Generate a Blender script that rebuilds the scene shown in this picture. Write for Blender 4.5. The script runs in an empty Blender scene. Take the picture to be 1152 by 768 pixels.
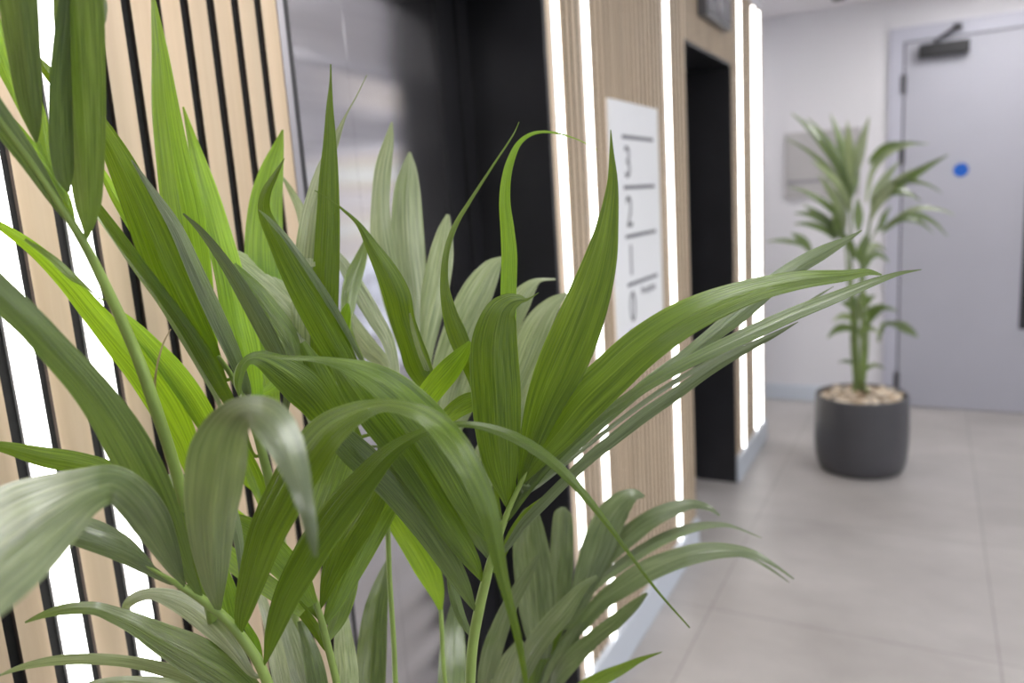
import bpy, bmesh, math, random
import numpy as np
from mathutils import Matrix, Vector
random.seed(7)
S = bpy.context.scene
COL = S.collection

# ------------------------------------------------------------------ camera
F = 873.0
def nrm(v): return v/np.linalg.norm(v)
_Y = nrm(np.array([474., 190., -F]))
_u = -nrm(np.array([329., -4516., -F]))
_Z = nrm(_u-_u.dot(_Y)*_Y); _X = np.cross(_Y, _Z)
R = np.array([_X, _Y, _Z]); H = 1.345; CAM = np.array([0., 0., H])
def at(px, py, d):
    return CAM + R @ np.array([(px-576)*d/F, -(py-384)*d/F, -d])
def px_of(p):
    c = R.T @ (np.array(p)-CAM)
    return np.array([576+F*c[0]/-c[2], 384-F*c[1]/-c[2], -c[2]])
cd = bpy.data.cameras.new('camera'); cam = bpy.data.objects.new('camera', cd); COL.objects.link(cam)
cd.sensor_width = 36; cd.lens = F/1152*36; cd.clip_start = .02
M4 = Matrix([[*R[i], CAM[i]] for i in range(3)]+[[0, 0, 0, 1]]); cam.matrix_world = M4
cd.dof.use_dof = True; cd.dof.focus_distance = .61; cd.dof.aperture_fstop = 4.2
S.camera = cam
S.view_settings.view_transform = 'Standard'; S.view_settings.look = 'None'
S.view_settings.gamma = 1; S.view_settings.exposure = .42; S.view_settings.use_curve_mapping = False
S.cycles.use_denoising = True
S.cycles.max_bounces = 8; S.cycles.transparent_max_bounces = 8
S.cycles.sample_clamp_indirect = 6

# ------------------------------------------------------------------ materials
def sock(n, *names):
    for k in names:
        if k in n.inputs: return n.inputs[k]
def mat(name, col, rough=.5, metal=0., spec=.5):
    m = bpy.data.materials.new(name); m.use_nodes = True
    b = m.node_tree.nodes['Principled BSDF']
    b.inputs['Base Color'].default_value = (*col, 1); b.inputs['Roughness'].default_value = rough
    b.inputs['Metallic'].default_value = metal; b.inputs['Specular IOR Level'].default_value = min(spec, 1)
    return m, m.node_tree, b
def ramp(nt, pts):
    r = nt.nodes.new('ShaderNodeValToRGB'); e = r.color_ramp.elements
    e[0].position, e[0].color = pts[0][0], (*pts[0][1], 1)
    e[1].position, e[1].color = pts[-1][0], (*pts[-1][1], 1)
    for p, c in pts[1:-1]:
        q = e.new(p); q.color = (*c, 1)
    return r
def noise(nt, scale, vec=None, detail=4, sc=(1, 1, 1), rough=.5):
    n = nt.nodes.new('ShaderNodeTexNoise'); n.inputs['Scale'].default_value = scale
    n.inputs['Detail'].default_value = detail; n.inputs['Roughness'].default_value = rough
    mp = nt.nodes.new('ShaderNodeMapping'); mp.inputs['Scale'].default_value = sc
    if vec is None:
        tc = nt.nodes.new('ShaderNodeTexCoord'); vec = tc.outputs['Object']
    nt.links.new(vec, mp.inputs[0]); nt.links.new(mp.outputs[0], n.inputs[0])
    return n
def bump(nt, b, h, strength=.2, dist=.01):
    bp = nt.nodes.new('ShaderNodeBump'); bp.inputs['Strength'].default_value = strength
    bp.inputs['Distance'].default_value = dist
    nt.links.new(h, bp.inputs['Height']); nt.links.new(bp.outputs[0], b.inputs['Normal'])
def simple(name, col, rough=.5, metal=0., var=.06, scale=6, sc=(1, 1, 1), bmp=0., spec=.5):
    m, nt, b = mat(name, col, rough, metal, spec)
    n = noise(nt, scale, sc=sc)
    lo = tuple(c*(1-var) for c in col); hi = tuple(min(1, c*(1+var)) for c in col)
    r = ramp(nt, [(.3, lo), (.7, hi)]); nt.links.new(n.outputs[0], r.inputs[0]); nt.links.new(r.outputs[0], b.inputs['Base Color'])
    if bmp: bump(nt, b, n.outputs[0], bmp, .002)
    return m
def emis(name, col, st):
    m, nt, b = mat(name, col, .4)
    b.inputs['Emission Color'].default_value = (*col, 1); b.inputs['Emission Strength'].default_value = st
    return m
M = {}
M['plaster'] = simple('plaster', (.64, .63, .655), .8, var=.015, scale=3, bmp=.03)
M['ceil'] = simple('ceiling_paint', (.78, .76, .78), .9, var=.01)
M['doorpaint'] = simple('door_paint', (.375, .375, .425), .45, var=.02, scale=4)
M['framepaint'] = simple('frame_paint', (.42, .42, .49), .45, var=.02, scale=4)
M['skirt'] = simple('skirting_paint', (.52, .56, .62), .4, var=.02, scale=5)
M['black'] = simple('black_paint', (.0135, .0135, .016), .38, var=.2, scale=8)
M['felt'] = simple('black_felt', (.006, .006, .006), .95, var=.3, scale=90)
M['closer'] = simple('dark_metal', (.008, .008, .010), .45, .1, var=.1)
M['hinge'] = simple('hinge_metal', (.11, .11, .12), .4, .8, var=.1)
M['trimmetal'] = simple('trim_metal', (.36, .35, .37), .35, .9, var=.05)
M['indic'] = simple('indicator_case', (.10, .10, .11), .35, .4, var=.1)
M['indglass'] = simple('indicator_glass', (.17, .17, .185), .2, .1, var=.1)
M['white'] = simple('sign_white', (.78, .80, .82), .35, var=.01)
M['ink'] = simple('sign_ink', (.09, .09, .11), .5, var=.1)
M['panelgrey'] = simple('panel_grey', (.40, .385, .385), .5, var=.03)
M['panelline'] = simple('panel_line', (.24, .235, .25), .5, var=.05)
M['blue'] = simple('blue_disc', (.0, .09, .44), .6, var=.05)
M['led'] = emis('led_diffuser', (1., .985, .96), 5.5)
M['ledcase'] = simple('led_channel', (.60, .60, .60), .4, var=.02)
M['lamp'] = emis('lamp_diffuser', (1., .985, .975), 13.)
M['glassdark'] = simple('vision_glass', (.025, .026, .03), .15, .0, var=.1)
M['pot'] = simple('pot_grey', (.058, .057, .064), .42, var=.10, scale=5, bmp=.05)
M['soil'] = simple('soil', (.03, .022, .016), .95, var=.4, scale=60, bmp=.4)
# oak veneer
m, nt, b = mat('oak_veneer', (.6, .45, .33), .55)
n = noise(nt, 14, sc=(3, 3, .12), detail=6, rough=.6); n2 = noise(nt, 2.2, sc=(1, 9, .25), detail=2)
r = ramp(nt, [(.25, (.49, .38, .26)), (.5, (.565, .45, .32)), (.78, (.625, .51, .375))])
r2 = ramp(nt, [(.3, (.84, .83, .81)), (.7, (1.08, 1.05, 1.02))])
mx = nt.nodes.new('ShaderNodeMixRGB'); mx.blend_type = 'MULTIPLY'; mx.inputs[0].default_value = 1
nt.links.new(n.outputs[0], r.inputs[0]); nt.links.new(n2.outputs[0], r2.inputs[0])
nt.links.new(r.outputs[0], mx.inputs[1]); nt.links.new(r2.outputs[0], mx.inputs[2]); nt.links.new(mx.outputs[0], b.inputs['Base Color'])
bump(nt, b, n.outputs[0], .15, .001); M['oak'] = m
M['slatside'] = simple('slat_core', (.045, .032, .024), .8, var=.15, scale=30)
# steel of the lift doors: horizontally grained
m, nt, b = mat('brushed_steel', (.7, .69, .715), .19, 1.)
n = noise(nt, 3.2, sc=(.15, .15, 2.1), detail=1); bump(nt, b, n.outputs[0], .5, .045)
n2 = noise(nt, 40, sc=(1, .1, 30), detail=3)
r = ramp(nt, [(.3, (.54, .53, .555)), (.7, (.61, .60, .625))]); nt.links.new(n2.outputs[0], r.inputs[0]); nt.links.new(r.outputs[0], b.inputs['Base Color'])
M['steel'] = m
# porcelain floor tiles 800 x 800
m, nt, b = mat('floor_tile', (.4, .38, .37), .38)
tc = nt.nodes.new('ShaderNodeTexCoord')
mp = nt.nodes.new('ShaderNodeMapping'); mp.inputs['Location'].default_value = (.6, -2.32+.8*3, 0)
br = nt.nodes.new('ShaderNodeTexBrick'); br.offset = 0; br.squash = 1
br.inputs['Scale'].default_value = 1; br.inputs['Mortar Size'].default_value = .0022; br.inputs['Mortar Smooth'].default_value = .3
br.inputs['Brick Width'].default_value = .8; br.inputs['Row Height'].default_value = .8
br.inputs['Color1'].default_value = (.97, .97, .97, 1); br.inputs['Color2'].default_value = (1.03, 1.03, 1.03, 1); br.inputs['Mortar'].default_value = (.62, .60, .59, 1)
nt.links.new(tc.outputs['Object'], mp.inputs[0]); nt.links.new(mp.outputs[0], br.inputs[0])
n = noise(nt, 1.6, sc=(1, 1.6, 1), detail=6, rough=.62); r = ramp(nt, [(.3, (.305, .283, .268)), (.7, (.425, .400, .385))])
nt.links.new(n.outputs[0], r.inputs[0])
mx = nt.nodes.new('ShaderNodeMixRGB'); mx.blend_type = 'MULTIPLY'; mx.inputs[0].default_value = 1
nt.links.new(r.outputs[0], mx.inputs[1]); nt.links.new(br.outputs[0], mx.inputs[2]); nt.links.new(mx.outputs[0], b.inputs['Base Color'])
M['tile'] = m
# pebbles
m, nt, b = mat('pebble', (.5, .4, .3), .6)
g = nt.nodes.new('ShaderNodeNewGeometry'); r = ramp(nt, [(0, (.20, .13, .08)), (.3, (.50, .38, .26)), (.65, (.80, .70, .56)), (.85, (.45, .36, .28)), (1, (.12, .10, .09))])
nt.links.new(g.outputs['Random Per Island'], r.inputs[0]); nt.links.new(r.outputs[0], b.inputs['Base Color']); M['pebble'] = m
# leaves
def leaf_mat(name, lo, hi, tr, trf=.42, rough=.36, spec=.5, coat=0.):
    m, nt, b = mat(name, hi, rough, spec=spec)
    b.inputs['Coat Weight'].default_value = coat; b.inputs['Coat Roughness'].default_value = .22
    out = nt.nodes['Material Output']
    uv = nt.nodes.new('ShaderNodeUVMap'); uv.uv_map = 'uv'
    n = noise(nt, 7, uv.outputs[0], 3, (1.7, .25, 1)); n2 = noise(nt, 22, uv.outputs[0], 3, (1.1, .05, 1))
    ob = nt.nodes.new('ShaderNodeObjectInfo')
    r = ramp(nt, [(.32, lo), (.68, hi)]); nt.links.new(n.outputs[0], r.inputs[0])
    r2 = ramp(nt, [(.38, (.74, .77, .74)), (.62, (1.16, 1.13, 1.16))]); nt.links.new(n2.outputs[0], r2.inputs[0])
    mx = nt.nodes.new('ShaderNodeMixRGB'); mx.blend_type = 'MULTIPLY'; mx.inputs[0].default_value = 1
    nt.links.new(r.outputs[0], mx.inputs[1]); nt.links.new(r2.outputs[0], mx.inputs[2])
    rb = nt.nodes.new('ShaderNodeUVMap'); rb.uv_map = 'rib'; sx = nt.nodes.new('ShaderNodeSeparateXYZ'); nt.links.new(rb.outputs[0], sx.inputs[0])
    rl = ramp(nt, [(0, (.35,)*3), (.02, (0,)*3), (.215, (0,)*3), (.225, (.28,)*3), (.235, (0,)*3), (.488, (0,)*3), (.5, (.55,)*3), (.512, (0,)*3), (.755, (0,)*3), (.765, (.28,)*3), (.775, (0,)*3), (.98, (0,)*3), (1, (.35,)*3)])
    nt.links.new(sx.outputs[0], rl.inputs[0])
    mr_ = nt.nodes.new('ShaderNodeMixRGB'); mr_.inputs[2].default_value = (min(1, hi[0]*1.9+.06), min(1, hi[1]*1.6+.05), min(1, hi[2]*1.8+.05), 1)
    nt.links.new(rl.outputs[0], mr_.inputs[0]); nt.links.new(mx.outputs[0], mr_.inputs[1]); mx = mr_
    hs = nt.nodes.new('ShaderNodeHueSaturation'); mr = nt.nodes.new('ShaderNodeMapRange')
    mr.inputs[3].default_value = .82; mr.inputs[4].default_value = 1.18
    nt.links.new(ob.outputs['Random'], mr.inputs[0]); nt.links.new(mr.outputs[0], hs.inputs['Value'])
    nt.links.new(mx.outputs[0], hs.inputs['Color']); nt.links.new(hs.outputs[0], b.inputs['Base Color'])
    bump(nt, b, n2.outputs[0], .8, .002)
    t = nt.nodes.new('ShaderNodeBsdfTranslucent')
    mt = nt.nodes.new('ShaderNodeMixRGB'); mt.blend_type = 'MULTIPLY'; mt.inputs[0].default_value = 1; mt.inputs[1].default_value = (*tr, 1)
    nt.links.new(r2.outputs[0], mt.inputs[2]); nt.links.new(mt.outputs[0], t.inputs[0])
    ms = nt.nodes.new('ShaderNodeMixShader'); ms.inputs[0].default_value = trf
    nt.links.new(b.outputs[0], ms.inputs[1]); nt.links.new(t.outputs[0], ms.inputs[2]); nt.links.new(ms.outputs[0], out.inputs[0])
    return m
M['leaf'] = leaf_mat('palm_leaf', (.042, .088, .005), (.140, .230, .022), (.25, .41, .008), .36, rough=.30, spec=.7, coat=.25)
M['young_backlit'] = leaf_mat('young_backlit_palm_leaf', (.115, .26, .017), (.20, .385, .03), (.38, .60, .013), .45, spec=.6)  # lime of fresh leaflets, with the glow of backlighting put into the colour
M['old'] = leaf_mat('mature_palm_leaf', (.034, .070, .011), (.128, .192, .054), (.19, .31, .025), .32, rough=.31, spec=1.0, coat=.6)
M['pale'] = leaf_mat('sheen_palm_leaf', (.17, .24, .09), (.40, .46, .28), (.30, .40, .10), .30, rough=.34, spec=1.0, coat=.6)  # pale tone paints gloss reflections into the leaf colour
M['stem'] = simple('palm_stem', (.25, .36, .085), .4, var=.15, scale=30)
M['stemdark'] = simple('palm_cane', (.13, .19, .045), .5, var=.35, scale=25)
M['dry'] = simple('dry_tip', (.42, .34, .20), .6, var=.2, scale=60)
M['grey'] = leaf_mat('grey_green_palm_leaf', (.070, .105, .040), (.19, .245, .120), (.19, .29, .05), .28, rough=.31, spec=1.0, coat=.6)
LM = {'g': 'grey', 'm': 'leaf', 'y': 'young_backlit', 'o': 'old', 'p': 'pale', 'd': 'dry'}

# ------------------------------------------------------------------ mesh helpers
def link(name, me, m=None, parent=None):
    o = bpy.data.objects.new(name, me); COL.objects.link(o)
    if m is not None and me is not None: me.materials.append(M[m] if isinstance(m, str) else m)
    if parent: o.parent = parent
    return o
def bmobj(name, bm, m, parent=None, smooth=False):
    me = bpy.data.meshes.new(name); bm.normal_update(); bm.to_mesh(me); bm.free()
    if smooth:
        for p in me.polygons: p.use_smooth = True
    return link(name, me, m, parent)
def bx(bm, lo, hi, bev=0.):
    c = [(a+b_)/2 for a, b_ in zip(lo, hi)]; s = [abs(b_-a) for a, b_ in zip(lo, hi)]
    g = bmesh.ops.create_cube(bm, size=1, matrix=Matrix.Translation(c) @ Matrix.Diagonal((*s, 1)))
    if bev:
        es = {e for v in g['verts'] for e in v.link_edges}
        bmesh.ops.bevel(bm, geom=list(es), offset=bev, segments=2, affect='EDGES', profile=.5)
def box(name, lo, hi, m, parent=None, bev=0.):
    bm = bmesh.new(); bx(bm, lo, hi, bev); return bmobj(name, bm, m, parent)
def cyl(bm, c, r, h, axis='Z', seg=32, r2=None):
    rot = {'Z': Matrix(), 'X': Matrix.Rotation(math.pi/2, 4, 'Y'), 'Y': Matrix.Rotation(-math.pi/2, 4, 'X')}[axis]
    return bmesh.ops.create_cone(bm, cap_ends=True, segments=seg, radius1=r, radius2=r if r2 is None else r2, depth=h, matrix=Matrix.Translation(c) @ rot)
def empty(name, loc, label, cat, group=None):
    o = bpy.data.objects.new(name, None); COL.objects.link(o); o.location = loc
    o.empty_display_size = .05
    tag(o, label, cat, group); return o
def tag(o, label, cat, group=None):
    o['label'] = label; o['category'] = cat
    if group: o['group'] = group
    return o
def struct(o): o['kind'] = 'structure'; return o
def off(o, root):
    """re-express world-space mesh of a child relative to its root empty"""
    o.data.transform(Matrix.Translation(-Vector(root.location))); return o
def lathe(bm, prof, c, seg=64):
    rings = []
    for r_, z in prof:
        if r_ < 1e-5: rings.append([bm.verts.new((c[0], c[1], c[2]+z))])
        else: rings.append([bm.verts.new((c[0]+r_*math.cos(2*math.pi*k/seg), c[1]+r_*math.sin(2*math.pi*k/seg), c[2]+z)) for k in range(seg)])
    for a, b_ in zip(rings, rings[1:]):
        for k in range(seg):
            k2 = (k+1) % seg
            if len(a) == 1: bm.faces.new((a[0], b_[k2], b_[k]))
            elif len(b_) == 1: bm.faces.new((a[k], a[k2], b_[0]))
            else: bm.faces.new((a[k], a[k2], b_[k2], b_[k]))
    bmesh.ops.recalc_face_normals(bm, faces=bm.faces)
def tube(bm, pts, rad, seg=8):
    pts = [np.array(p, float) for p in pts]; rings = []
    a = None
    for i, p in enumerate(pts):
        t = nrm(pts[min(i+1, len(pts)-1)]-pts[max(i-1, 0)])
        if a is None:
            a = np.cross(t, np.array([.31, .95, .05]))
            if np.linalg.norm(a) < 1e-2: a = np.cross(t, np.array([1., 0, 0]))
        a = nrm(a-a.dot(t)*t); b_ = np.cross(t, a)
        rings.append([bm.verts.new(p+rad[i]*(a*math.cos(2*math.pi*k/seg)+b_*math.sin(2*math.pi*k/seg))) for k in range(seg)])
    for a, b_ in zip(rings, rings[1:]):
        for k in range(seg):
            bm.faces.new((a[k], a[(k+1) % seg], b_[(k+1) % seg], b_[k]))
    bm.faces.new(rings[0][::-1]); bm.faces.new(rings[-1])
def catmull(P, n):
    P = np.array(P, float)
    Q = np.vstack([2*P[0]-P[1], P, 2*P[-1]-P[-2]]); out = []
    for i in range(1, len(Q)-2):
        for k in range(n):
            t = k/n
            out.append(.5*((2*Q[i])+(-Q[i-1]+Q[i+1])*t+(2*Q[i-1]-5*Q[i]+4*Q[i+1]-Q[i+2])*t*t+(-Q[i-1]+3*Q[i]-3*Q[i+1]+Q[i+2])*t**3))
    out.append(P[-1]); return np.array(out)

# ------------------------------------------------------------------ room shell
W = -.76; CE = 2.295; BW = 4.978; XR = 2.6; YF = -3.0; CR = -2.6
struct(box('floor', (CR-.2, YF-.2, -.06), (XR+.2, BW+.2, 0), 'tile'))
struct(box('ceiling', (CR-.2, YF-.2, CE), (XR+.2, BW+.2, CE+.08), 'ceil'))
bm = bmesh.new(); WX0, WX1 = 1.15, 2.5
bx(bm, (CR-.2, BW, 0), (WX0, BW+.15, CE)); bx(bm, (WX1, BW, 0), (XR+.2, BW+.15, CE)); bx(bm, (WX0, BW, 0), (WX1, BW+.15, .30)); bx(bm, (WX0, BW, 2.05), (WX1, BW+.15, CE))
struct(bmobj('wall_back', bm, 'plaster'))
bm = bmesh.new()
for x in (WX0, (WX0+WX1)/2-.02, WX1-.04): bx(bm, (x, BW+.05, .30), (x+.04, BW+.11, 2.05))
for z in (.30, 2.01): bx(bm, (WX0, BW+.05, z), (WX1, BW+.11, z+.04))
struct(bmobj('added_window_2', bm, 'framepaint'))  # unseen window added so the steel lift doors have bright daylight to reflect
struct(box('wall_front', (CR-.2, YF-.15, 0), (XR+.2, YF, CE), 'plaster'))
# right wall with a wide unseen window, added for daylight, behind the camera's right
bm = bmesh.new()
bx(bm, (XR, YF, 0), (XR+.15, -1.8, CE)); bx(bm, (XR, 3.4, 0), (XR+.15, BW, CE))
bx(bm, (XR, -1.8, 0), (XR+.15, 3.4, .85)); bx(bm, (XR, -1.8, 2.1), (XR+.15, 3.4, CE))
struct(bmobj('wall_right', bm, 'plaster'))
bm = bmesh.new()
for y in (-1.8, -.5, .8, 2.1, 3.36): bx(bm, (XR+.04, y, .85), (XR+.10, y+.04, 2.1))
for z in (.85, 2.06): bx(bm, (XR+.04, -1.8, z), (XR+.10, 3.4, z+.04))
struct(bmobj('added_window_1', bm, 'framepaint'))
# lift wall: solid piers and lintels, boards behind the slats
L1 = (.822, 1.640); L2 = (2.748, 3.462); LT = 1.85; END = 4.13; BK = W-.022
bm = bmesh.new()
bx(bm, (-1.25, YF, 0), (BK, L1[0], LT)); bx(bm, (-1.25, L1[1], 0), (BK, L2[0], LT)); bx(bm, (-1.25, L2[1], 0), (BK, END, LT))
bx(bm, (-1.25, YF, LT), (BK, END, 2.17)); bx(bm, (-1.25, YF, 2.17), (W, END, CE))
bx(bm, (CR, END-.12, 0), (-1.25, END, CE))
struct(bmobj('wall_left', bm, 'plaster'))
struct(box('wall_corridor', (CR-.15, END-.12, 0), (CR, BW, CE), 'plaster'))
# felt backing of slat cladding with slats as its pattern
LEDS = [.416, .493, 1.687, 1.863, 2.535, 3.612, 3.915, 4.035]
PITCH = .0383
def cladding(name, y0, y1, z0, z1, leds, phase):
    bm = bmesh.new(); bx(bm, (BK, y0, z0), (BK+.0165, y1, z1)); base = bmobj(name, bm, 'felt'); struct(base)
    bm = bmesh.new()
    GAP = .0118; free = []; a = y0-(GAP if y0 > 0 else 0)
    for l in leds: free.append((a, l-.0105)); a = l+.0105
    free.append((a, y1+(GAP if leds else 0)))
    for a, b_ in free:      # equal slats with equal shadow gaps between the strips
        n_ = max(1, round((b_-a-GAP)/PITCH)); p_ = (b_-a-GAP)/n_
        for k in range(n_): bx(bm, (W-.0056, max(y0, a+GAP+k*p_), z0), (W, min(y1, a+(k+1)*p_), z1))
    bm.normal_update()
    for f_ in bm.faces: f_.material_index = 1 if abs(f_.normal.y) > .7 else 0
    o = bmobj('slats', bm, 'oak', base); o.data.materials.append(M['slatside'])
    return base
SK = .12
cladding('trim_1', -1.6, L1[0]-.012, SK, 2.17, LEDS[:2], .416)
cladding('trim_2', L1[1], L2[0], SK, 2.17, LEDS[2:5], 1.6515)
cladding('trim_3', L2[1], END, SK, 2.17, LEDS[5:], L2[1]+.012)
cladding('trim_4', L1[0]-.012, L1[1], LT, 2.17, [], .808)
cladding('trim_5', L2[0], L2[1], LT, 2.17, [], 2.757)
# skirting along the lift wall and the back wall
for i, (a, b_) in enumerate(((-3.0, L1[0]), (L1[1], L2[0]), (L2[1], END+.014))):
    struct(box('baseboard_left' if i == 0 else 'baseboard_left.%03d' % i, (BK, a, 0), (W+.014, b_, SK), 'skirt', bev=.003))
struct(box('baseboard_back', (CR, BW-.014, 0), (-.232, BW, .10), 'skirt', bev=.003))
struct(box('baseboard_corner', (-1.25, END, 0), (W-.03, END+.014, SK), 'skirt', bev=.003))

# ------------------------------------------------------------------ led strips
led_lab = ['glowing vertical light strip nearest the left edge, among oak slats',
           'glowing vertical light strip one slat right of the leftmost strip',
           'glowing light strip hugging the right edge of the near lift opening',
           'glowing light strip between the near lift and the floor number sign',
           'glowing light strip between the number sign and the far lift',
           'glowing light strip hugging the right edge of the far lift opening',
           'glowing light strip second from the end of the slatted wall',
           'glowing light strip at the far end corner of the slatted wall']
for y, lb in zip(LEDS, led_lab):
    z0, z1 = SK+.004, 2.155
    e = empty('light_strip', (W, y, z0), lb, 'light strip', 'vertical light strips in the slatted wall')
    off(box('channel', (BK+.0165, y-.0105, z0), (W-.001, y+.0105, z1), 'ledcase', e), e)
    off(box('diffuser', (W-.001, y-.0105, z0), (W+.007, y+.0105, z1), 'led', e, bev=.003), e)

# ------------------------------------------------------------------ lifts
def lift(n, y0, y1, label):
    e = empty('lift_entrance', (W, (y0+y1)/2, 0), label, 'lift')
    xd = -.968
    bm = bmesh.new()      # black reveal lining: jambs and head
    bx(bm, (xd-.03, y1-.012, 0), (W-.001, y1-.0005, LT-.0005)); bx(bm, (xd-.03, y0+.0005, 0), (W-.001, y0+.012, LT-.0005))
    bx(bm, (xd-.03, y0+.012, LT-.012), (W-.001, y1-.012, LT-.0005))
    off(bmobj('reveal', bm, 'black', e), e)
    bm = bmesh.new()      # stepped architrave round the doors
    for a, b_, x in ((y1-.06, y1-.012, xd+.016), (y1-.13, y1-.06, xd+.008)): bx(bm, (xd-.04, a, 0), (x, b_, LT-.012))
    bx(bm, (xd-.04, y0+.012, 0), (xd+.008, y0+.03, LT-.012)); bx(bm, (xd-.04, y0+.03, LT-.055), (xd+.008, y1-.13, LT-.012))
    off(bmobj('door_frame', bm, 'black', e), e)
    mid = (y0+.03+y1-.13)/2
    bm = bmesh.new(); bx(bm, (xd-.03, y0+.03, .006), (xd+.002, mid+.02, LT-.055), .002); off(bmobj('door_panel', bm, 'steel', e), e)
    bm = bmesh.new(); bx(bm, (xd-.032, mid+.022, .006), (xd-.002, y1-.13, LT-.055), .002); off(bmobj('door_panel', bm, 'steel', e), e)
    off(box('threshold', (xd-.04, y0+.012, 0), (xd+.03, y1-.012, .006), 'trimmetal', e), e)
    return e
e1 = lift(1, *L1, 'near lift opening with black reveal and brushed steel doors')
lift(2, *L2, 'far lift opening with deep black reveal, right of the number sign')
off(box('edge_trim', (BK, L1[0]-.012, SK), (W+.002, L1[0]-.0005, LT), 'trimmetal', e1), e1)

# ------------------------------------------------------------------ text helper
def text(s, size, mname, name, parent, yc, zc, x, align='LEFT', wscale=1.):
    cu = bpy.data.curves.new('t', 'FONT'); cu.body = s; cu.size = size; cu.extrude = .0006; cu.align_x = align; cu.align_y = 'CENTER'
    o = bpy.data.objects.new('t', cu); COL.objects.link(o)
    bpy.context.view_layer.update()
    me = bpy.data.meshes.new_from_object(o.evaluated_get(bpy.context.evaluated_depsgraph_get()))
    bpy.data.objects.remove(o)
    me.transform(Matrix.Translation((x, yc, zc)) @ Matrix.Rotation(math.pi/2, 4, 'Z') @ Matrix.Rotation(math.pi/2, 4, 'X') @ Matrix.Diagonal((wscale, 1, 1, 1)))
    me.name = name
    return off(link(name, me, mname, parent), parent)
# floor number sign
sy0, sy1, sz0, sz1 = 1.985, 2.40, .925, 1.592
sg = empty('floor_number_sign', (W, (sy0+sy1)/2, sz0), 'tall white sign listing floor numbers 3 2 1 0 on oak slats', 'sign')
off(box('panel', (W+.0003, sy0, sz0), (W+.008, sy1, sz1), 'white', sg, bev=.001), sg)
xs = W+.0084
for z in (1.497, 1.360, 1.224, 1.088, .952):
    off(box('divider_line', (W+.0078, 2.075, z-.005), (xs+.0005, 2.345, z+.005), 'ink', sg), sg)
for ch, z in (('3', 1.425), ('2', 1.288), ('1', 1.152), ('0', 1.018)):
    text(ch, .125, 'ink', 'number', sg, 2.085, z, xs, wscale=.85)
text('Reception', .032, 'ink', 'lettering', sg, 2.19, 1.058, xs)

# lift direction indicator
ie = empty('lift_indicator', (W, 3.125, 1.95), 'dark grey lift indicator box above the far lift opening', 'lift indicator')
off(box('casing', (W-.003, 2.93, 1.952), (W+.034, 3.325, 2.075), 'indic', ie, bev=.004), ie)
bm = bmesh.new(); bx(bm, (W+.0335, 2.95, 1.968), (W+.036, 3.305, 2.06)); off(bmobj('display', bm, 'indglass', ie), ie)
bm = bmesh.new(); cyl(bm, (W+.0375, 3.11, 2.012), .026, .004, 'X'); off(bmobj('lamp_lens', bm, 'trimmetal', ie), ie)

# ------------------------------------------------------------------ door in the back wall
DX0, DX1, DT = -.160, .765, 2.045
bm = bmesh.new()
FY = BW-.022
bx(bm, (-.232, FY, 0), (DX0, BW+.0, DT+.083)); bx(bm, (DX1, FY, 0), (DX1+.072, BW, DT+.083)); bx(bm, (DX0, FY, DT+.008), (DX1, BW, DT+.083))
bx(bm, (DX0, BW-.003, 0), (DX0+.008, BW-.001, DT)) 
df = bmobj('door_1', bm, 'framepaint'); struct(df)
bm = bmesh.new(); bx(bm, (DX0+.008, BW-.016, .006), (DX1-.006, BW-.001, DT), .001)
leaf = bmobj('door_leaf', bm, 'doorpaint', df)
box('door_gap', (DX0, BW-.012, 0), (DX0+.008, BW-.004, DT), 'closer', df)
box('head_gap', (DX0, BW-.012, DT), (DX1, BW-.004, DT+.008), 'indic', df)
for z in (.16, 1.45, 1.83):
    bm = bmesh.new(); cyl(bm, (DX0+.002, BW-.027, z), .010, .10, 'Z', 12); bx(bm, (DX0-.014, BW-.024, z-.05), (DX0+.016, BW-.015, z+.05))
    bmobj('hinge', bm, 'hinge', df)
vp = box('vision_panel', (.432, BW-.0185, .475), (.60, BW-.0155, 1.72), 'glassdark', df)
bm = bmesh.new()
for lo, hi in (((.420, .463), (.432, 1.732)), ((.60, .463), (.612, 1.732)), ((.432, .463), (.60, .475)), ((.432, 1.72), (.60, 1.732))):
    bx(bm, (lo[0], BW-.021, lo[1]), (hi[0], BW-.0155, hi[1]))
bmobj('vision_frame', bm, 'doorpaint', df)
dh = bmesh.new(); bx(dh, (.66, BW-.022, .98), (.70, BW-.016, 1.14), .002); tube(dh, [(.68, BW-.02, 1.03), (.68, BW-.06, 1.03), (.67, BW-.066, 1.03), (.57, BW-.066, 1.03)], [.009]*4, 10)
bmobj('door_handle', dh, 'trimmetal', df)
# closer
ce = empty('door_closer', (.03, BW-.016, 2.0), 'black door closer with folded arm at top of grey door', 'door closer')
p0, p1 = (-.085, 1.985), (.145, 2.022)
off(box('closer_body', (-.085, BW-.075, 1.955), (.150, BW-.0163, 2.020), 'closer', ce, bev=.004), ce)
bm = bmesh.new(); tube(bm, [(-.01, BW-.05, 2.018), (-.01, BW-.05, 2.035), (.0, BW-.06, 2.038), (.085, BW-.065, 2.085)], [.007, .007, .008, .008], 8)
bx(bm, (.070, BW-.075, 2.078), (.112, BW-.0225, 2.104), .003); off(bmobj('closer_arm', bm, 'closer', ce), ce)
# blue disc sign
bm = bmesh.new(); cyl(bm, (.132, BW-.0175, 1.349), .037, .0028, 'Y', 40)
tag(bmobj('door_sign', bm, 'blue'), 'small round blue sign at eye height on grey door', 'sign')
# grey wall panel
pe = empty('wall_panel', (-.6, BW, 1.256), 'flat grey panel with dark line on wall behind the far palm', 'wall panel')
off(box('panel_body', (-.784, BW-.018, 1.250), (-.372, BW-.0004, 1.628), 'panelgrey', pe, bev=.002), pe)
off(box('panel_strip', (-.77, BW-.0195, 1.333), (-.385, BW-.0175, 1.352), 'panelline', pe), pe)

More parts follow.
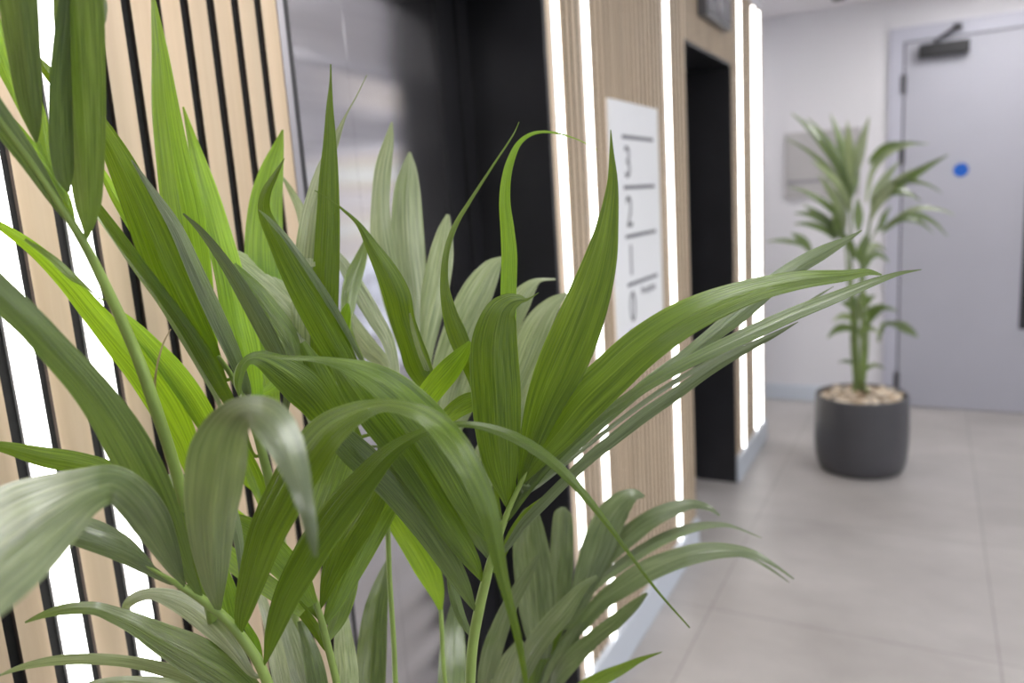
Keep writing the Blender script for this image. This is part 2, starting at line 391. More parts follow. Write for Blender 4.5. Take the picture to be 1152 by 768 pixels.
# ------------------------------------------------------------------ ceiling lights: unseen, most of them added to light room and steel
k = 0
lamps = [(-.16, .66, 'right above the big palm'), (1.75, 3.3, 'in the right row facing the far palm'), (.30, 4.3, 'nearest the grey door'), (1.75, .3, 'right of the camera'), (1.0, 1.5, 'in the middle of the right row'),
         (1.25, 2.45, 'between the far palm and the number sign'), (.2, -1.3, 'behind the camera'), (-1.7, 4.55, 'over the side corridor')]
for x, y, w in lamps:
    e = empty('unseen_ceiling_light', (x, y, CE), 'unseen square white ceiling light panel '+w, 'ceiling light', 'ceiling light panels')
    hw = .24
    bm = bmesh.new()
    for a in ((-hw-.02, -hw-.02, hw+.02, -hw), (-hw-.02, hw, hw+.02, hw+.02), (-hw-.02, -hw, -hw, hw), (hw, -hw, hw+.02, hw)):
        bx(bm, (x+a[0], y+a[1], CE-.012), (x+a[2], y+a[3], CE-.0003))
    off(bmobj('frame', bm, 'white', e), e)
    off(box('diffuser', (x-hw, y-hw, CE-.009), (x+hw, y+hw, CE-.0005), 'lamp', e), e)
# little dark ceiling sensor seen at the very top of the frame
bm = bmesh.new(); cyl(bm, (-.470, 4.74, CE-.006), .034, .011, 'Z', 24); se = tag(bmobj('smoke_sensor', bm, 'closer'), 'small dark sensor on the ceiling above the far palm', 'smoke sensor')

# ------------------------------------------------------------------ pots
def pot(parent, c, r, h, seed):
    rnd = random.Random(seed)
    bm = bmesh.new()
    prof = [(0, .0), (r*.80, 0), (r*.87, .006), (r*.93, .028), (r*.975, .075), (r*.997, .14), (r, .22), (r*.985, h-.012), (r*.978, h-.003), (r*.965, h), (r*.93, h), (r*.92, h-.006), (r*.915, h-.05), (0, h-.05)]
    lathe(bm, prof, c, 72)
    o = bmobj('pot', bm, 'pot', parent, True); off(o, parent)
    bm = bmesh.new(); lathe(bm, [(0, h-.030), (r*.90, h-.032), (r*.90, h-.048), (0, h-.048)], c, 40); off(bmobj('soil', bm, 'soil', parent), parent)
    bm = bmesh.new()
    rr = r*.885; n_ = 0; tries = 0; used = []
    while n_ < 170 and tries < 9000:
        tries += 1
        a = rnd.random()*2*math.pi; q = math.sqrt(rnd.random())*(rr-.014); s = rnd.uniform(.013, .023)
        x, y = q*math.cos(a), q*math.sin(a)
        if any((x-u)**2+(y-v)**2 < (.72*(s+t))**2 for u, v, t in used): continue
        used.append((x, y, s)); n_ += 1
        mt_ = Matrix.Translation((c[0]+x, c[1]+y, c[2]+h-.022+s*.35+.020*(1-(q/rr)**2))) @ Matrix.Rotation(rnd.random()*3, 4, 'Z') @ Matrix.Rotation(rnd.uniform(-.3, .3), 4, 'X') @ Matrix.Diagonal((s*1.2, s*.9, s*.62, 1))
        bmesh.ops.create_icosphere(bm, subdivisions=2, radius=1, matrix=mt_)
    g = bmobj('pebbles', bm, 'pebble', parent, True); off(g, parent); g['kind'] = 'stuff'

# ------------------------------------------------------------------ fronds
ROOT = {}
class Frond:
    """A stem that climbs from the pot; its leaflets hang on it as sub-parts."""
    def __init__(s, root, pts, m='stem', foot=None, minr=.0012):
        # pts bottom -> top : (px, py, width px, depth)
        P = catmull(pts, 8)
        W3 = [at(*p[[0, 1, 3]]) for p in P]; rad = [max(minr, p[2]/2*p[3]/F) for p in P]
        s.samples = [(p[0], p[1], p[3], i) for i, p in enumerate(P)]
        if foot is not None:
            a = np.array(foot, float); b_ = W3[0]; t = nrm(W3[3]-W3[0]); L = np.linalg.norm(b_-a)
            pre = []; t0 = nrm(np.array([.0, 0, 1.]) + .25*(b_-a)/L)
            for k in range(10):
                u = k/10; h00 = 2*u**3-3*u*u+1; h10 = u**3-2*u*u+u; h01 = -2*u**3+3*u*u; h11 = u**3-u*u
                pre.append(h00*a+h10*L*t0+h01*b_+h11*L*t)
            rad = [rad[0]*(1.5-.5*k/10) for k in range(10)]+rad; W3 = pre+W3
        bm = bmesh.new(); tube(bm, W3, rad, 8)
        s.o = bmobj('frond', bm, m, root, True); off(s.o, root); s.root = root
    def leaf(s, pts, dt=None, rev=False, m='m', up=.55, tilt=None, attach=True, fold=.28, dm=None):
        """pts tip -> base (px, py, width px); dt tip depth; depth runs to the stem's depth at the base"""
        pts = [list(p) for p in pts]
        if rev: pts = pts[::-1]
        bxp, byp = pts[-1][0], pts[-1][1]
        q = min(s.samples, key=lambda c: math.hypot(c[0]-bxp, (c[1]-byp)*(1. if c[1] > byp else 2.2)))
        db = q[2]
        if attach and math.hypot(q[0]-bxp, q[1]-byp) > 3: pts.append([q[0], q[1], 2.5])
        else: pts[-1][0], pts[-1][1] = (q[0], q[1]) if math.hypot(q[0]-bxp, q[1]-byp) < 8 else (bxp, byp)
        if dt is None: dt = db
        n = 9; P = catmull(pts, n)
        P[:, 2] = np.maximum(P[:, 2], .8)
        seg = np.hypot(np.diff(P[:, 0]), np.diff(P[:, 1])); L = np.concatenate([[0], np.cumsum(seg)]); L /= L[-1]
        rs = random.Random(int(pts[0][0]*7+pts[0][1]*13))
        rp = rs.random()*6
        tl = rs.uniform(-.45, .45) if tilt is None else tilt
        D = dt+(db-dt)*(L**1.3)
        if dm is not None: D = D+dm*np.sin(np.pi*L)   # bow towards / away from the viewer
        K = 12; bm = bmesh.new(); uvl = bm.loops.layers.uv.new('uv'); uvr = bm.loops.layers.uv.new('rib'); rows = []; cum = 0
        for i in range(len(P)):
            a = P[max(i-1, 0)][:2]; b_ = P[min(i+1, len(P)-1)][:2]; t = b_-a; t = t/(np.linalg.norm(t)+1e-9)
            nx, ny = -t[1], t[0]; w = P[i][2]; d = D[i]; row = []
            for j in range(K+1):
                u = j/K*2-1
                ix, iy = P[i][0]+nx*u*w/2, P[i][1]+ny*u*w/2
                lat = w/2*d/F
                dd = d+tl*u*lat+up*(-ny*u)*lat-fold*(1-abs(u))*lat*1.0+.035*lat*math.sin(u*19+rp)
                row.append(bm.verts.new(at(ix, iy, dd)))
            rows.append(row)
        ln = L*rs.uniform(.9, 1.1)*3+rs.random()*20
        du = rs.random()*20
        for i in range(len(rows)-1):
            for j in range(K):
                f_ = bm.faces.new((rows[i][j], rows[i][j+1], rows[i+1][j+1], rows[i+1][j]))
                for lp, (ii, jj) in zip(f_.loops, ((i, j), (i, j+1), (i+1, j+1), (i+1, j))):
                    lp[uvl].uv = (jj/K+du, ln[ii]); lp[uvr].uv = (jj/K, L[ii])
        o = bmobj('leaflet', bm, LM[m], s.o, True); off(o, s.root); return o

exec_leaves = True
# ---------- the big palm in the foreground
PX, PY = -.47, .53
big = empty('potted_palm', (PX, PY, 0), 'large leafy green palm in the foreground, its fronds filling the left half', 'potted plant')
pot(big, (PX, PY, 0), .21, .355, 3)
def ft(a, r=.05): return (PX+r*math.cos(a), PY+r*math.sin(a), .32)

A = Frond(big, [(262, 800, 13, .70), (240, 700, 13, .66), (215, 600, 13, .60), (198, 530, 13, .57), (172, 450, 14, .55), (150, 390, 13, .54), (118, 320, 12, .52), (90, 266, 10, .50), (45, 197, 7, .48), (0, 135, 6, .46), (-50, 70, 4, .45)], foot=ft(3.6))
A.leaf([(84, -140, 8), (86, -60, 44), (88, 0, 57), (92, 80, 54), (96, 150, 46), (98, 200, 38), (99, 230, 30), (99, 252, 16), (97, 268, 4)], .44, m='o', tilt=.5, up=0)
A.leaf([(82, -60, 6), (76, 0, 20), (70, 60, 24), (68, 110, 27), (69, 160, 28), (72, 195, 22), (77, 216, 3)], .45, m='o', tilt=-.5, up=0, attach=False)
A.leaf([(2, -150, 4), (12, -60, 50), (20, 0, 46), (27, 60, 38), (33, 110, 30), (38, 140, 17), (41, 160, 3)], .43, m='o', tilt=.3, up=0, attach=False)
A.leaf([(-90, -10, 3), (-40, 75, 26), (0, 134, 28), (35, 183, 22), (62, 225, 14), (84, 258, 5)], .44, m='o', tilt=.2)
A.leaf([(-60, 80, 10), (-20, 112, 20), (0, 135, 26), (25, 160, 22), (50, 186, 14), (75, 222, 8), (92, 255, 3)], .53, m='y', attach=False)
A.leaf([(-20, -10, 12), (-8, 30, 22), (4, 70, 20), (16, 100, 14), (26, 125, 9), (42, 160, 5), (60, 195, 3)], .55, m='y', attach=False)
A.leaf([(38, 92, 3), (46, 130, 12), (52, 165, 14), (60, 200, 12), (82, 245, 4)], .55, m='y', attach=False)
A.leaf([(95, -20, 6), (112, 0, 14), (116, 20, 8), (115, 30, 2)], .47, m='o', attach=False)
A.leaf([(28, 269, 3), (58, 290, 8), (80, 310, 9), (95, 321, 4), (105, 330, 2), (113, 336, 2)], .53, m='m')
A.leaf([(192, 370, 1.2), (183, 388, 2), (176, 415, 2.5), (174, 440, 3), (176, 470, 3), (183, 500, 3), (191, 525, 3)], .55, m='d', fold=0)

I = Frond(big, [(342, 810, 11, .86), (332, 700, 11, .82), (315, 600, 11, .74), (298, 520, 11, .69), (280, 460, 9, .68), (262, 425, 7, .68), (245, 400, 5, .67)], foot=ft(2.6))
I.leaf([(40, 62, 3), (57, 84, 14), (85, 110, 20), (118, 152, 24), (141, 195, 34), (165, 250, 43), (190, 310, 49), (216, 362, 38), (238, 395, 18), (252, 425, 6)], .60, m='m', tilt=.35, up=.4)
I.leaf([(148, 180, 2), (170, 213, 8), (197, 255, 15), (222, 310, 19), (245, 360, 20), (264, 402, 17), (278, 440, 10)], .615, m='g', tilt=-.8, up=.4)
I.leaf([(171, -12, 2), (175, 20, 10), (180, 60, 19), (186, 120, 31), (195, 180, 39), (206, 240, 47), (217, 300, 42), (228, 360, 30), (240, 410, 16), (254, 450, 6)], .72, m='y', tilt=.2)
I.leaf([(206, 120, 2), (217, 160, 12), (231, 210, 24), (245, 260, 29), (258, 310, 33), (268, 360, 36), (278, 400, 32), (286, 450, 18)], .76, m='y', tilt=-.2)
I.leaf([(206, 240, 2), (228, 262, 8), (256, 300, 14), (283, 345, 19), (305, 385, 20), (322, 420, 12), (318, 470, 6)], .60, m='g', tilt=.6)
I.leaf([(318, 146, 2), (313, 165, 13), (305, 195, 28), (299, 230, 38), (297, 280, 44), (300, 330, 42), (306, 380, 32), (310, 430, 16)], .80, m='y', tilt=.3)
I.leaf([(262, 285, 12), (285, 303, 24), (306, 320, 28), (326, 340, 26), (340, 365, 18), (346, 400, 8)], .76, m='p', tilt=-.5, attach=False)
I.leaf([(262, 298, 8), (285, 325, 20), (308, 355, 24), (328, 385, 24), (340, 420, 14)], .72, m='m', attach=False)
I.leaf([(252, 300, 14), (262, 335, 26), (276, 370, 38), (290, 400, 40), (300, 435, 30), (306, 480, 10)], .79, m='y')
I.leaf([(318, 199, 2), (328, 216, 7), (338, 236, 11), (345, 262, 14), (350, 300, 10)], .8, m='p', attach=False)
I.leaf([(105, 222, 4), (115, 240, 11), (135, 268, 14), (160, 302, 14), (185, 335, 14), (208, 367, 16), (230, 402, 18), (250, 437, 16), (268, 472, 10), (284, 510, 5)], .62, m='m', tilt=.7)
I.leaf([(92, 228, 3), (108, 240, 6), (130, 268, 8), (153, 302, 8), (178, 337, 7), (200, 372, 7), (220, 405, 7), (240, 440, 6), (258, 472, 4)], .635, m='p', tilt=-.8)
I.leaf([(112, 188, 6), (130, 220, 13), (150, 250, 18), (168, 280, 17), (183, 306, 13), (196, 335, 7)], .66, m='y')
I.leaf([(-25, 240, 2), (5, 257, 10), (40, 282, 16), (75, 316, 22), (105, 352, 27), (135, 387, 34), (160, 417, 38), (186, 455, 40), (207, 495, 32), (228, 545, 14), (300, 600, 5)], .62, m='y', tilt=.3)
I.leaf([(128, 345, 3), (150, 367, 14), (172, 391, 21), (195, 418, 27), (216, 447, 28), (237, 482, 24), (260, 525, 12), (300, 560, 5)], .66, m='y', tilt=-.2)
I.leaf([(258, 470, 6), (270, 500, 13), (283, 528, 18), (293, 553, 17), (304, 585, 8)], .66, m='y')

C_ = Frond(big, [(325, 835, 13, .58), (298, 760, 12, .57), (278, 725, 12, .565), (255, 697, 11, .56), (230, 676, 10, .555), (205, 660, 8, .55), (185, 648, 5, .54), (150, 628, 4, .53)], foot=ft(4.1))
C_.leaf([(-20, 572, 3), (20, 583, 14), (55, 594, 18), (90, 606, 19), (130, 621, 18), (165, 639, 14), (192, 655, 6)], .49, m='g', tilt=.6)
C_.leaf([(50, 580, 4), (75, 588, 17), (105, 594, 21), (138, 608, 15), (160, 624, 7), (180, 643, 3)], .52, m='g', tilt=-.6)
C_.leaf([(-120, 760, 40), (-70, 690, 95), (-20, 632, 122), (25, 596, 112), (62, 572, 86), (98, 552, 54), (128, 545, 44), (152, 562, 47), (170, 586, 45), (184, 612, 34), (196, 637, 20), (206, 656, 5)], .27, m='g', tilt=.1, up=1.9)
C_.leaf([(-110, 240, 8), (-70, 268, 24), (-30, 300, 33), (0, 331, 37), (35, 364, 36), (67, 399, 38), (95, 430, 41), (120, 463, 46), (144, 502, 52), (167, 545, 50), (190, 592, 36), (210, 640, 18), (226, 672, 5)], .40, m='o', tilt=.25, up=.5)
C_.leaf([(-35, 497, 2), (5, 503, 13), (45, 513, 22), (85, 520, 25), (125, 530, 22), (165, 548, 16), (200, 580, 12), (222, 640, 5)], .55, m='m', tilt=.2)
C_.leaf([(130, 545, 5), (165, 543, 14), (205, 541, 16), (242, 548, 16), (262, 580, 14), (272, 640, 8), (268, 700, 4)], .60, m='g', tilt=-.4, up=1.)
C_.leaf([(160, 500, 6), (176, 540, 26), (192, 578, 34), (206, 615, 30), (219, 650, 20), (232, 678, 4)], .60, m='m', tilt=.3)
C_.leaf([(355, 626, 5), (350, 598, 15), (342, 562, 22), (332, 527, 33), (318, 494, 45), (300, 470, 46), (277, 463, 36), (258, 478, 50), (246, 508, 67), (240, 545, 67), (237, 580, 58), (238, 620, 45), (241, 658, 27), (243, 688, 5)], .35, m='g', tilt=.1, up=1.2, dm=-.035)
C_.leaf([(595, 788, 3), (588, 745, 7), (581, 710, 9), (572, 675, 11), (563, 640, 15), (556, 605, 20), (548, 570, 24), (533, 535, 28), (512, 500, 31), (488, 474, 26), (460, 460, 18), (430, 456, 15), (398, 466, 28), (368, 486, 42), (342, 520, 48), (320, 560, 47), (300, 600, 42), (284, 650, 32), (273, 690, 20), (270, 712, 4)], .46, m='m', tilt=.15, up=1.5, dm=-.04)
C_.leaf([(776, 706, 1.5), (740, 665, 3), (715, 632, 4), (690, 598, 6), (662, 562, 9), (635, 532, 12), (605, 507, 13), (575, 490, 12), (545, 480, 9), (515, 477, 7), (485, 483, 9), (455, 497, 15), (432, 515, 23), (410, 540, 31), (385, 570, 37), (360, 605, 38), (340, 638, 36), (322, 672, 30), (308, 710, 20), (298, 745, 4)], .52, m='m', tilt=-.1, up=.9, dm=-.02)
C_.leaf([(230, 590, 12), (262, 590, 26), (288, 605, 36), (312, 627, 36), (335, 652, 30), (352, 680, 12)], .66, m='m', tilt=-.9, up=.8, attach=False)
C_.leaf([(235, 600, 14), (262, 630, 24), (290, 651, 24), (315, 669, 22), (340, 690, 10)], .70, m='y', attach=False)
C_.leaf([(245, 600, 6), (249, 640, 16), (256, 666, 22), (262, 690, 19), (268, 712, 4)], .60, m='y')
C_.leaf([(276, 700, 6), (286, 722, 12), (294, 742, 4)], .6, m='y')
C_.leaf([(28, 700, 2), (50, 691, 8), (75, 685, 13), (105, 684, 15), (130, 692, 20), (155, 703, 26), (182, 718, 36), (215, 735, 46), (248, 754, 46), (280, 778, 32), (308, 805, 10)], .70, m='o', tilt=-.2, up=.9)
C_.leaf([(138, 692, 3), (143, 680, 10), (155, 671, 13), (172, 668, 14), (195, 674, 23), (218, 686, 29), (240, 704, 29), (262, 728, 20), (284, 758, 8)], .74, m='p', tilt=.3, up=.9)
C_.leaf([(-2, 760, 2), (25, 750, 7), (60, 743, 11), (105, 741, 13), (150, 745, 14), (195, 756, 17), (235, 772, 15), (285, 800, 8)], .70, m='p', up=.9)
C_.leaf([(80, 778, 3), (110, 768, 8), (150, 765, 10), (200, 772, 14), (260, 800, 12)], .64, m='p', up=.9)

Dn = Frond(big, [(392, 830, 10, .63), (379, 768, 9, .62), (369, 727, 9, .615), (360, 692, 8, .61), (350, 662, 6, .60), (342, 640, 4, .60)], foot=ft(4.6))
Dn.leaf([(438, 525, 10), (426, 548, 26), (408, 580, 36), (388, 612, 34), (372, 648, 22), (361, 682, 4)], .60, m='m', tilt=.3)
Dn.leaf([(462, 525, 8), (447, 550, 22), (430, 576, 30), (412, 608, 31), (394, 642, 28), (378, 676, 20), (366, 703, 4)], .66, m='m', tilt=-.3)
Dn.leaf([(397, 605, 6), (396, 640, 16), (389, 666, 24), (380, 695, 20), (370, 722, 4)], .68, m='m')
Dn.leaf([(388, 676, 3), (386, 705, 17), (388, 735, 25), (390, 768, 27), (392, 805, 20)], .78, m='p', attach=False)
Dn.leaf([(326, 670, 10), (342, 690, 13), (355, 708, 12), (366, 730, 4)], .63, m='m')
Dn.leaf([(330, 658, 8), (345, 675, 12), (358, 694, 5)], .62, m='m')
Dn.leaf([(338, 698, 8), (350, 735, 20), (357, 768, 24), (364, 810, 18)], .70, m='o', attach=False)
Dn.leaf([(314, 680, 10), (325, 720, 28), (335, 755, 32), (350, 800, 24)], .78, m='g', attach=False)
Dn.leaf([(290, 660, 10), (303, 700, 14), (312, 740, 20), (322, 790, 20)], .80, m='p', attach=False)
Dn.leaf([(392, 470, 10), (386, 505, 34), (374, 540, 38), (362, 572, 32), (352, 604, 16), (346, 640, 4)], .64, m='m', tilt=.4)

Hn = Frond(big, [(450, 810, 6, .76), (445, 768, 6, .755), (443, 724, 6, .75), (438, 646, 6, .74), (436, 594, 6, .73), (430, 540, 6, .72), (425, 480, 5, .70), (420, 430, 4, .69)], foot=ft(1.2))
Hn.leaf([(320, 178, 1), (309, 198, 7), (299, 218, 12), (298, 240, 15), (313, 273, 22), (332, 310, 30), (352, 345, 36), (374, 385, 35), (394, 420, 26), (412, 460, 12)], .60, m='m', tilt=.2)
Hn.leaf([(291, 236, 1), (303, 247, 5), (322, 268, 7), (345, 300, 8), (368, 335, 9), (386, 365, 8), (402, 395, 5)], .60, m='o', tilt=-.6)
Hn.leaf([(413, 84, 1), (400, 110, 1.6), (388, 132, 3), (375, 163, 11), (362, 195, 16), (352, 230, 20), (345, 270, 23), (341, 320, 24), (340, 380, 24), (345, 440, 20), (370, 500, 10)], .68, m='p', tilt=.8)
Hn.leaf([(372, 72, 1.5), (372, 92, 3), (371, 120, 8), (371, 160, 15), (370, 200, 22), (369, 250, 27), (367, 300, 30), (365, 350, 31), (364, 400, 29), (368, 440, 22), (385, 490, 8)], .66, m='m', tilt=.1)
Hn.leaf([(354, 214, 1), (370, 224, 1.6), (386, 236, 3), (404, 253, 6), (420, 280, 16), (436, 308, 26), (447, 334, 31), (453, 360, 28), (462, 386, 28), (470, 410, 30), (480, 436, 20), (470, 470, 8)], .62, m='m', tilt=.2)
Hn.leaf([(461, 352, 2), (465, 372, 5), (472, 395, 6), (480, 415, 6), (487, 437, 2)], .615, m='p', attach=False)
Hn.leaf([(391, 341, 3), (389, 352, 12), (386, 368, 16), (385, 388, 16), (388, 420, 10)], .66, m='y')
Hn.leaf([(412, 268, 3), (406, 290, 14), (397, 315, 20), (392, 342, 17), (392, 372, 10)], .80, m='m')
Hn.leaf([(375, 280, 6), (390, 303, 15), (405, 329, 19), (422, 358, 18), (438, 388, 14), (444, 430, 8)], .80, m='p', tilt=.4)
Hn.leaf([(390, 345, 6), (400, 371, 20), (415, 392, 22), (432, 410, 16), (440, 440, 8)], .84, m='p')
Hn.leaf([(529, 384, 4), (520, 398, 17), (506, 415, 26), (489, 435, 27), (470, 460, 24), (450, 490, 16), (436, 520, 6)], .60, m='y', tilt=.3)
Hn.leaf([(545, 446, 10), (528, 452, 22), (510, 463, 20), (492, 482, 14), (470, 520, 8)], .64, m='m', attach=False)
Hn.leaf([(270, 446, 3), (268, 430, 9), (272, 414, 11), (281, 404, 12), (296, 405, 22), (318, 418, 36), (340, 435, 44), (358, 454, 40), (380, 484, 34), (404, 520, 26), (432, 570, 8)], .585, m='m', tilt=.3, up=.7)
C_x = Hn.leaf([(271, 447, 2), (267, 432, 8), (270, 416, 11), (279, 404, 8), (288, 399, 3)], .583, m='p', tilt=-.6, attach=False)
Hn.leaf([(340, 385, 8), (354, 412, 22), (370, 442, 26), (388, 475, 24), (408, 515, 16), (430, 560, 6)], .66, m='m')

B = Frond(big, [(528, 830, 14, .65), (529, 768, 12, .64), (532, 724, 12, .635), (539, 685, 12, .63), (547, 651, 11, .62), (556, 618, 9, .615), (566, 590, 8, .61), (577, 562, 6, .605), (592, 532, 5, .60), (612, 498, 3.5, .60)], foot=ft(.2))
B.leaf([(362, 468, 14), (376, 484, 26), (396, 505, 34), (418, 525, 35), (440, 546, 35), (463, 573, 33), (485, 602, 30), (505, 632, 26), (521, 660, 18), (534, 685, 4)], .56, m='o', tilt=.3)
B.leaf([(376, 408, 12), (396, 436, 28), (420, 468, 34), (444, 498, 34), (468, 532, 34), (490, 566, 31), (511, 600, 28), (529, 628, 20), (543, 653, 4)], .55, m='m', tilt=-.2)
B.leaf([(400, 420, 10), (425, 440, 24), (450, 468, 36), (474, 500, 40), (496, 532, 40), (516, 564, 36), (534, 594, 26), (550, 630, 5)], .585, m='o', tilt=.4)
B.leaf([(286, 399, 2), (320, 402, 5), (355, 404, 7), (385, 410, 15), (412, 420, 28), (438, 436, 40), (465, 460, 47), (490, 490, 50), (512, 525, 50), (530, 560, 44), (545, 592, 26), (557, 614, 5)], .50, m='m', tilt=-.1, up=1.0)
B.leaf([(606, 329, 1), (600, 333, 1.5), (592, 337, 4), (584, 337, 12), (573, 341, 24), (563, 353, 38), (557, 378, 50), (556, 405, 55), (558, 440, 56), (560, 480, 52), (564, 520, 42), (569, 552, 20), (572, 573, 4)], .59, m='m', tilt=.15, up=.3)
B.leaf([(672, 169, .8), (650, 157, 1.2), (622, 149, 2.6), (600, 150, 4), (584, 161, 6), (574, 182, 9), (569, 205, 11), (568, 230, 13), (571, 260, 16), (573, 290, 18), (572, 330, 18), (572, 380, 17), (573, 440, 15), (577, 500, 9), (579, 556, 3)], .66, m='y', tilt=.2)
B.leaf([(584, 137, 1), (577, 152, 1.8), (556, 184, 2.6), (530, 224, 4), (512, 254, 6), (502, 285, 7), (500, 320, 10), (506, 352, 17), (514, 375, 22), (523, 398, 20), (534, 430, 13), (547, 480, 10), (562, 575, 4)], .63, m='m', tilt=.6)
B.leaf([(687, 146, 1), (688, 170, 5), (689, 208, 13), (684, 250, 24), (676, 290, 37), (664, 330, 47), (649, 370, 54), (632, 410, 55), (614, 450, 44), (600, 490, 30), (590, 525, 14), (585, 546, 4)], .56, m='m', tilt=.35, up=.3)
B.leaf([(992, 309, 2), (975, 306, 8), (950, 310, 13), (900, 315, 21), (850, 326, 27), (800, 344, 36), (760, 364, 42), (720, 392, 46), (685, 424, 48), (655, 453, 48), (627, 488, 38), (605, 515, 24), (588, 542, 6)], .55, m='m', tilt=.0, up=.7)
B.leaf([(970, 259, .8), (950, 271, 8), (925, 284, 16), (895, 301, 19), (865, 323, 21), (835, 350, 21), (805, 374, 18), (770, 402, 16), (730, 430, 14), (690, 464, 12), (650, 500, 11), (600, 545, 8)], .68, m='o', tilt=-.4)
B.leaf([(938, 322, .8), (920, 333, 3), (900, 347, 5), (870, 366, 6), (820, 395, 6), (750, 435, 6), (680, 486, 5), (600, 550, 4)], .72, m='g', tilt=-.4)
B.leaf([(1037, 303, .8), (1010, 308, 5), (975, 320, 10), (935, 336, 14), (895, 352, 16), (855, 370, 17), (815, 388, 16), (775, 407, 14), (735, 429, 13), (700, 452, 12), (660, 480, 13), (625, 512, 14), (596, 545, 13), (572, 582, 6)], .58, m='o', tilt=.5)
B.leaf([(898, 362, .8), (870, 377, 6), (840, 392, 9), (800, 415, 12), (760, 443, 14), (725, 467, 15), (690, 494, 14), (660, 518, 13), (635, 542, 12), (611, 566, 12), (588, 590, 11), (567, 619, 6)], .62, m='g', tilt=-.5)
B.leaf([(700, 446, 2), (660, 478, 8), (630, 504, 10), (600, 536, 10), (574, 575, 4)], .60, m='o', tilt=.3)
B.leaf([(640, 540, 2), (615, 560, 8), (592, 580, 12), (574, 605, 10), (558, 640, 5)], .63, m='m', tilt=.3)
B.leaf([(504, 645, 4), (511, 670, 12), (519, 695, 11), (527, 720, 3)], .66, m='o', attach=False)

E_ = Frond(big, [(506, 810, 5, .80), (500, 760, 5, .80), (498, 735, 5, .80), (496, 687, 5, .80), (492, 640, 5, .82), (490, 560, 5, .84), (489, 500, 5, .86), (488, 440, 4, .86)], foot=ft(.9))
E_.leaf([(412, 520, 6), (430, 556, 22), (449, 588, 26), (465, 612, 29), (481, 640, 29), (491, 665, 18), (497, 688, 4)], .70, m='y', tilt=.4)
E_.leaf([(512, 680, 10), (510, 720, 27), (508, 768, 31), (506, 810, 24)], .9, m='o', attach=False)
E_.leaf([(441, 137, 2), (437, 160, 12), (431, 190, 19), (428, 230, 21), (430, 270, 26), (440, 320, 28), (452, 370, 22), (470, 430, 10)], .88, m='p', tilt=.3)
E_.leaf([(461, 171, 3), (460, 190, 18), (458, 215, 30), (458, 250, 36), (461, 290, 36), (466, 330, 32), (470, 380, 24), (478, 440, 10)], .90, m='p', tilt=-.2)
E_.leaf([(504, 241, 4), (500, 262, 18), (496, 290, 28), (490, 325, 30), (482, 365, 26), (476, 405, 20), (480, 450, 10)], .88, m='p', tilt=.3)
E_.leaf([(565, 289, 3), (553, 302, 22), (539, 325, 35), (525, 355, 39), (511, 390, 37), (500, 425, 30), (494, 470, 12)], .86, m='p', tilt=-.2)
E_.leaf([(625, 314, 2), (608, 315, 5), (597, 322, 15), (585, 338, 26), (570, 365, 30), (552, 405, 26), (530, 450, 16), (500, 510, 6)], .84, m='p')
E_.leaf([(638, 330, 3), (622, 342, 18), (607, 362, 30), (595, 388, 35), (583, 420, 30), (568, 455, 24), (545, 500, 14), (500, 570, 5)], .82, m='p', tilt=.3)
E_.leaf([(598, 415, 16), (588, 450, 28), (575, 490, 26), (550, 540, 14), (505, 600, 5)], .86, m='p', tilt=.3, attach=False)
E_.leaf([(545, 360, 20), (535, 400, 30), (522, 440, 30), (508, 480, 18)], .88, m='p')
E_.leaf([(437, 627, 1.5), (431, 650, 14), (424, 680, 25), (420, 710, 31), (418, 740, 34), (417, 770, 34), (425, 815, 20)], .82, m='o', tilt=.5, attach=False)

G = Frond(big, [(615, 850, 12, .98), (606, 790, 10, .97), (612, 740, 9, .96), (628, 700, 6, .97), (645, 670, 3, .97)], foot=ft(.8, .07))
G.leaf([(598, 571, 5), (597, 576, 19), (596, 590, 30), (597, 615, 40), (601, 650, 44), (605, 690, 40), (608, 730, 26), (607, 775, 6)], .88, m='g', tilt=.5, up=.5)
G.leaf([(634, 570, 5), (633, 577, 19), (633, 592, 24), (632, 620, 26), (632, 650, 24), (630, 685, 20), (624, 720, 12), (613, 750, 4)], .92, m='g', tilt=.5, up=.5)
G.leaf([(725, 558, 3), (712, 557, 16), (697, 568, 29), (684, 588, 36), (673, 615, 37), (662, 645, 31), (650, 680, 20), (636, 705, 6)], .95, m='g', tilt=-.3, up=.9)
G.leaf([(810, 580, 2), (797, 571, 7), (778, 567, 11), (755, 573, 18), (732, 584, 21), (708, 602, 23), (686, 622, 21), (668, 644, 17), (652, 668, 8)], .95, m='g', up=.9)
G.leaf([(857, 605, 1), (830, 594, 3), (812, 590, 6), (786, 592, 10), (757, 601, 13), (731, 614, 14), (705, 631, 14), (680, 649, 12), (655, 671, 10), (634, 697, 6)], .95, m='g', up=.9)
G.leaf([(893, 651, 1.5), (872, 636, 4), (848, 623, 9), (820, 619, 16), (790, 621, 22), (760, 629, 24), (730, 641, 26), (704, 657, 25), (678, 676, 20), (652, 704, 17), (625, 732, 8)], .90, m='g', up=.9)
G.leaf([(888, 655, .8), (864, 638, 3), (840, 626, 4), (810, 622, 5), (780, 626, 6)], .905, m='g', attach=False)
G.leaf([(728, 667, 3), (713, 681, 12), (691, 700, 17), (667, 719, 18), (641, 744, 22), (618, 775, 14)], .86, m='g', tilt=-.3, up=.9)
G.leaf([(672, 648, 4), (655, 661, 12), (635, 686, 23), (612, 713, 25), (592, 745, 23), (580, 785, 12), (600, 810, 5)], .84, m='g', tilt=.3, up=.9)
G.leaf([(745, 733, .8), (722, 741, 6), (700, 752, 12), (675, 764, 17), (648, 780, 17), (618, 805, 8)], .78, m='m', tilt=-.4, up=.8)
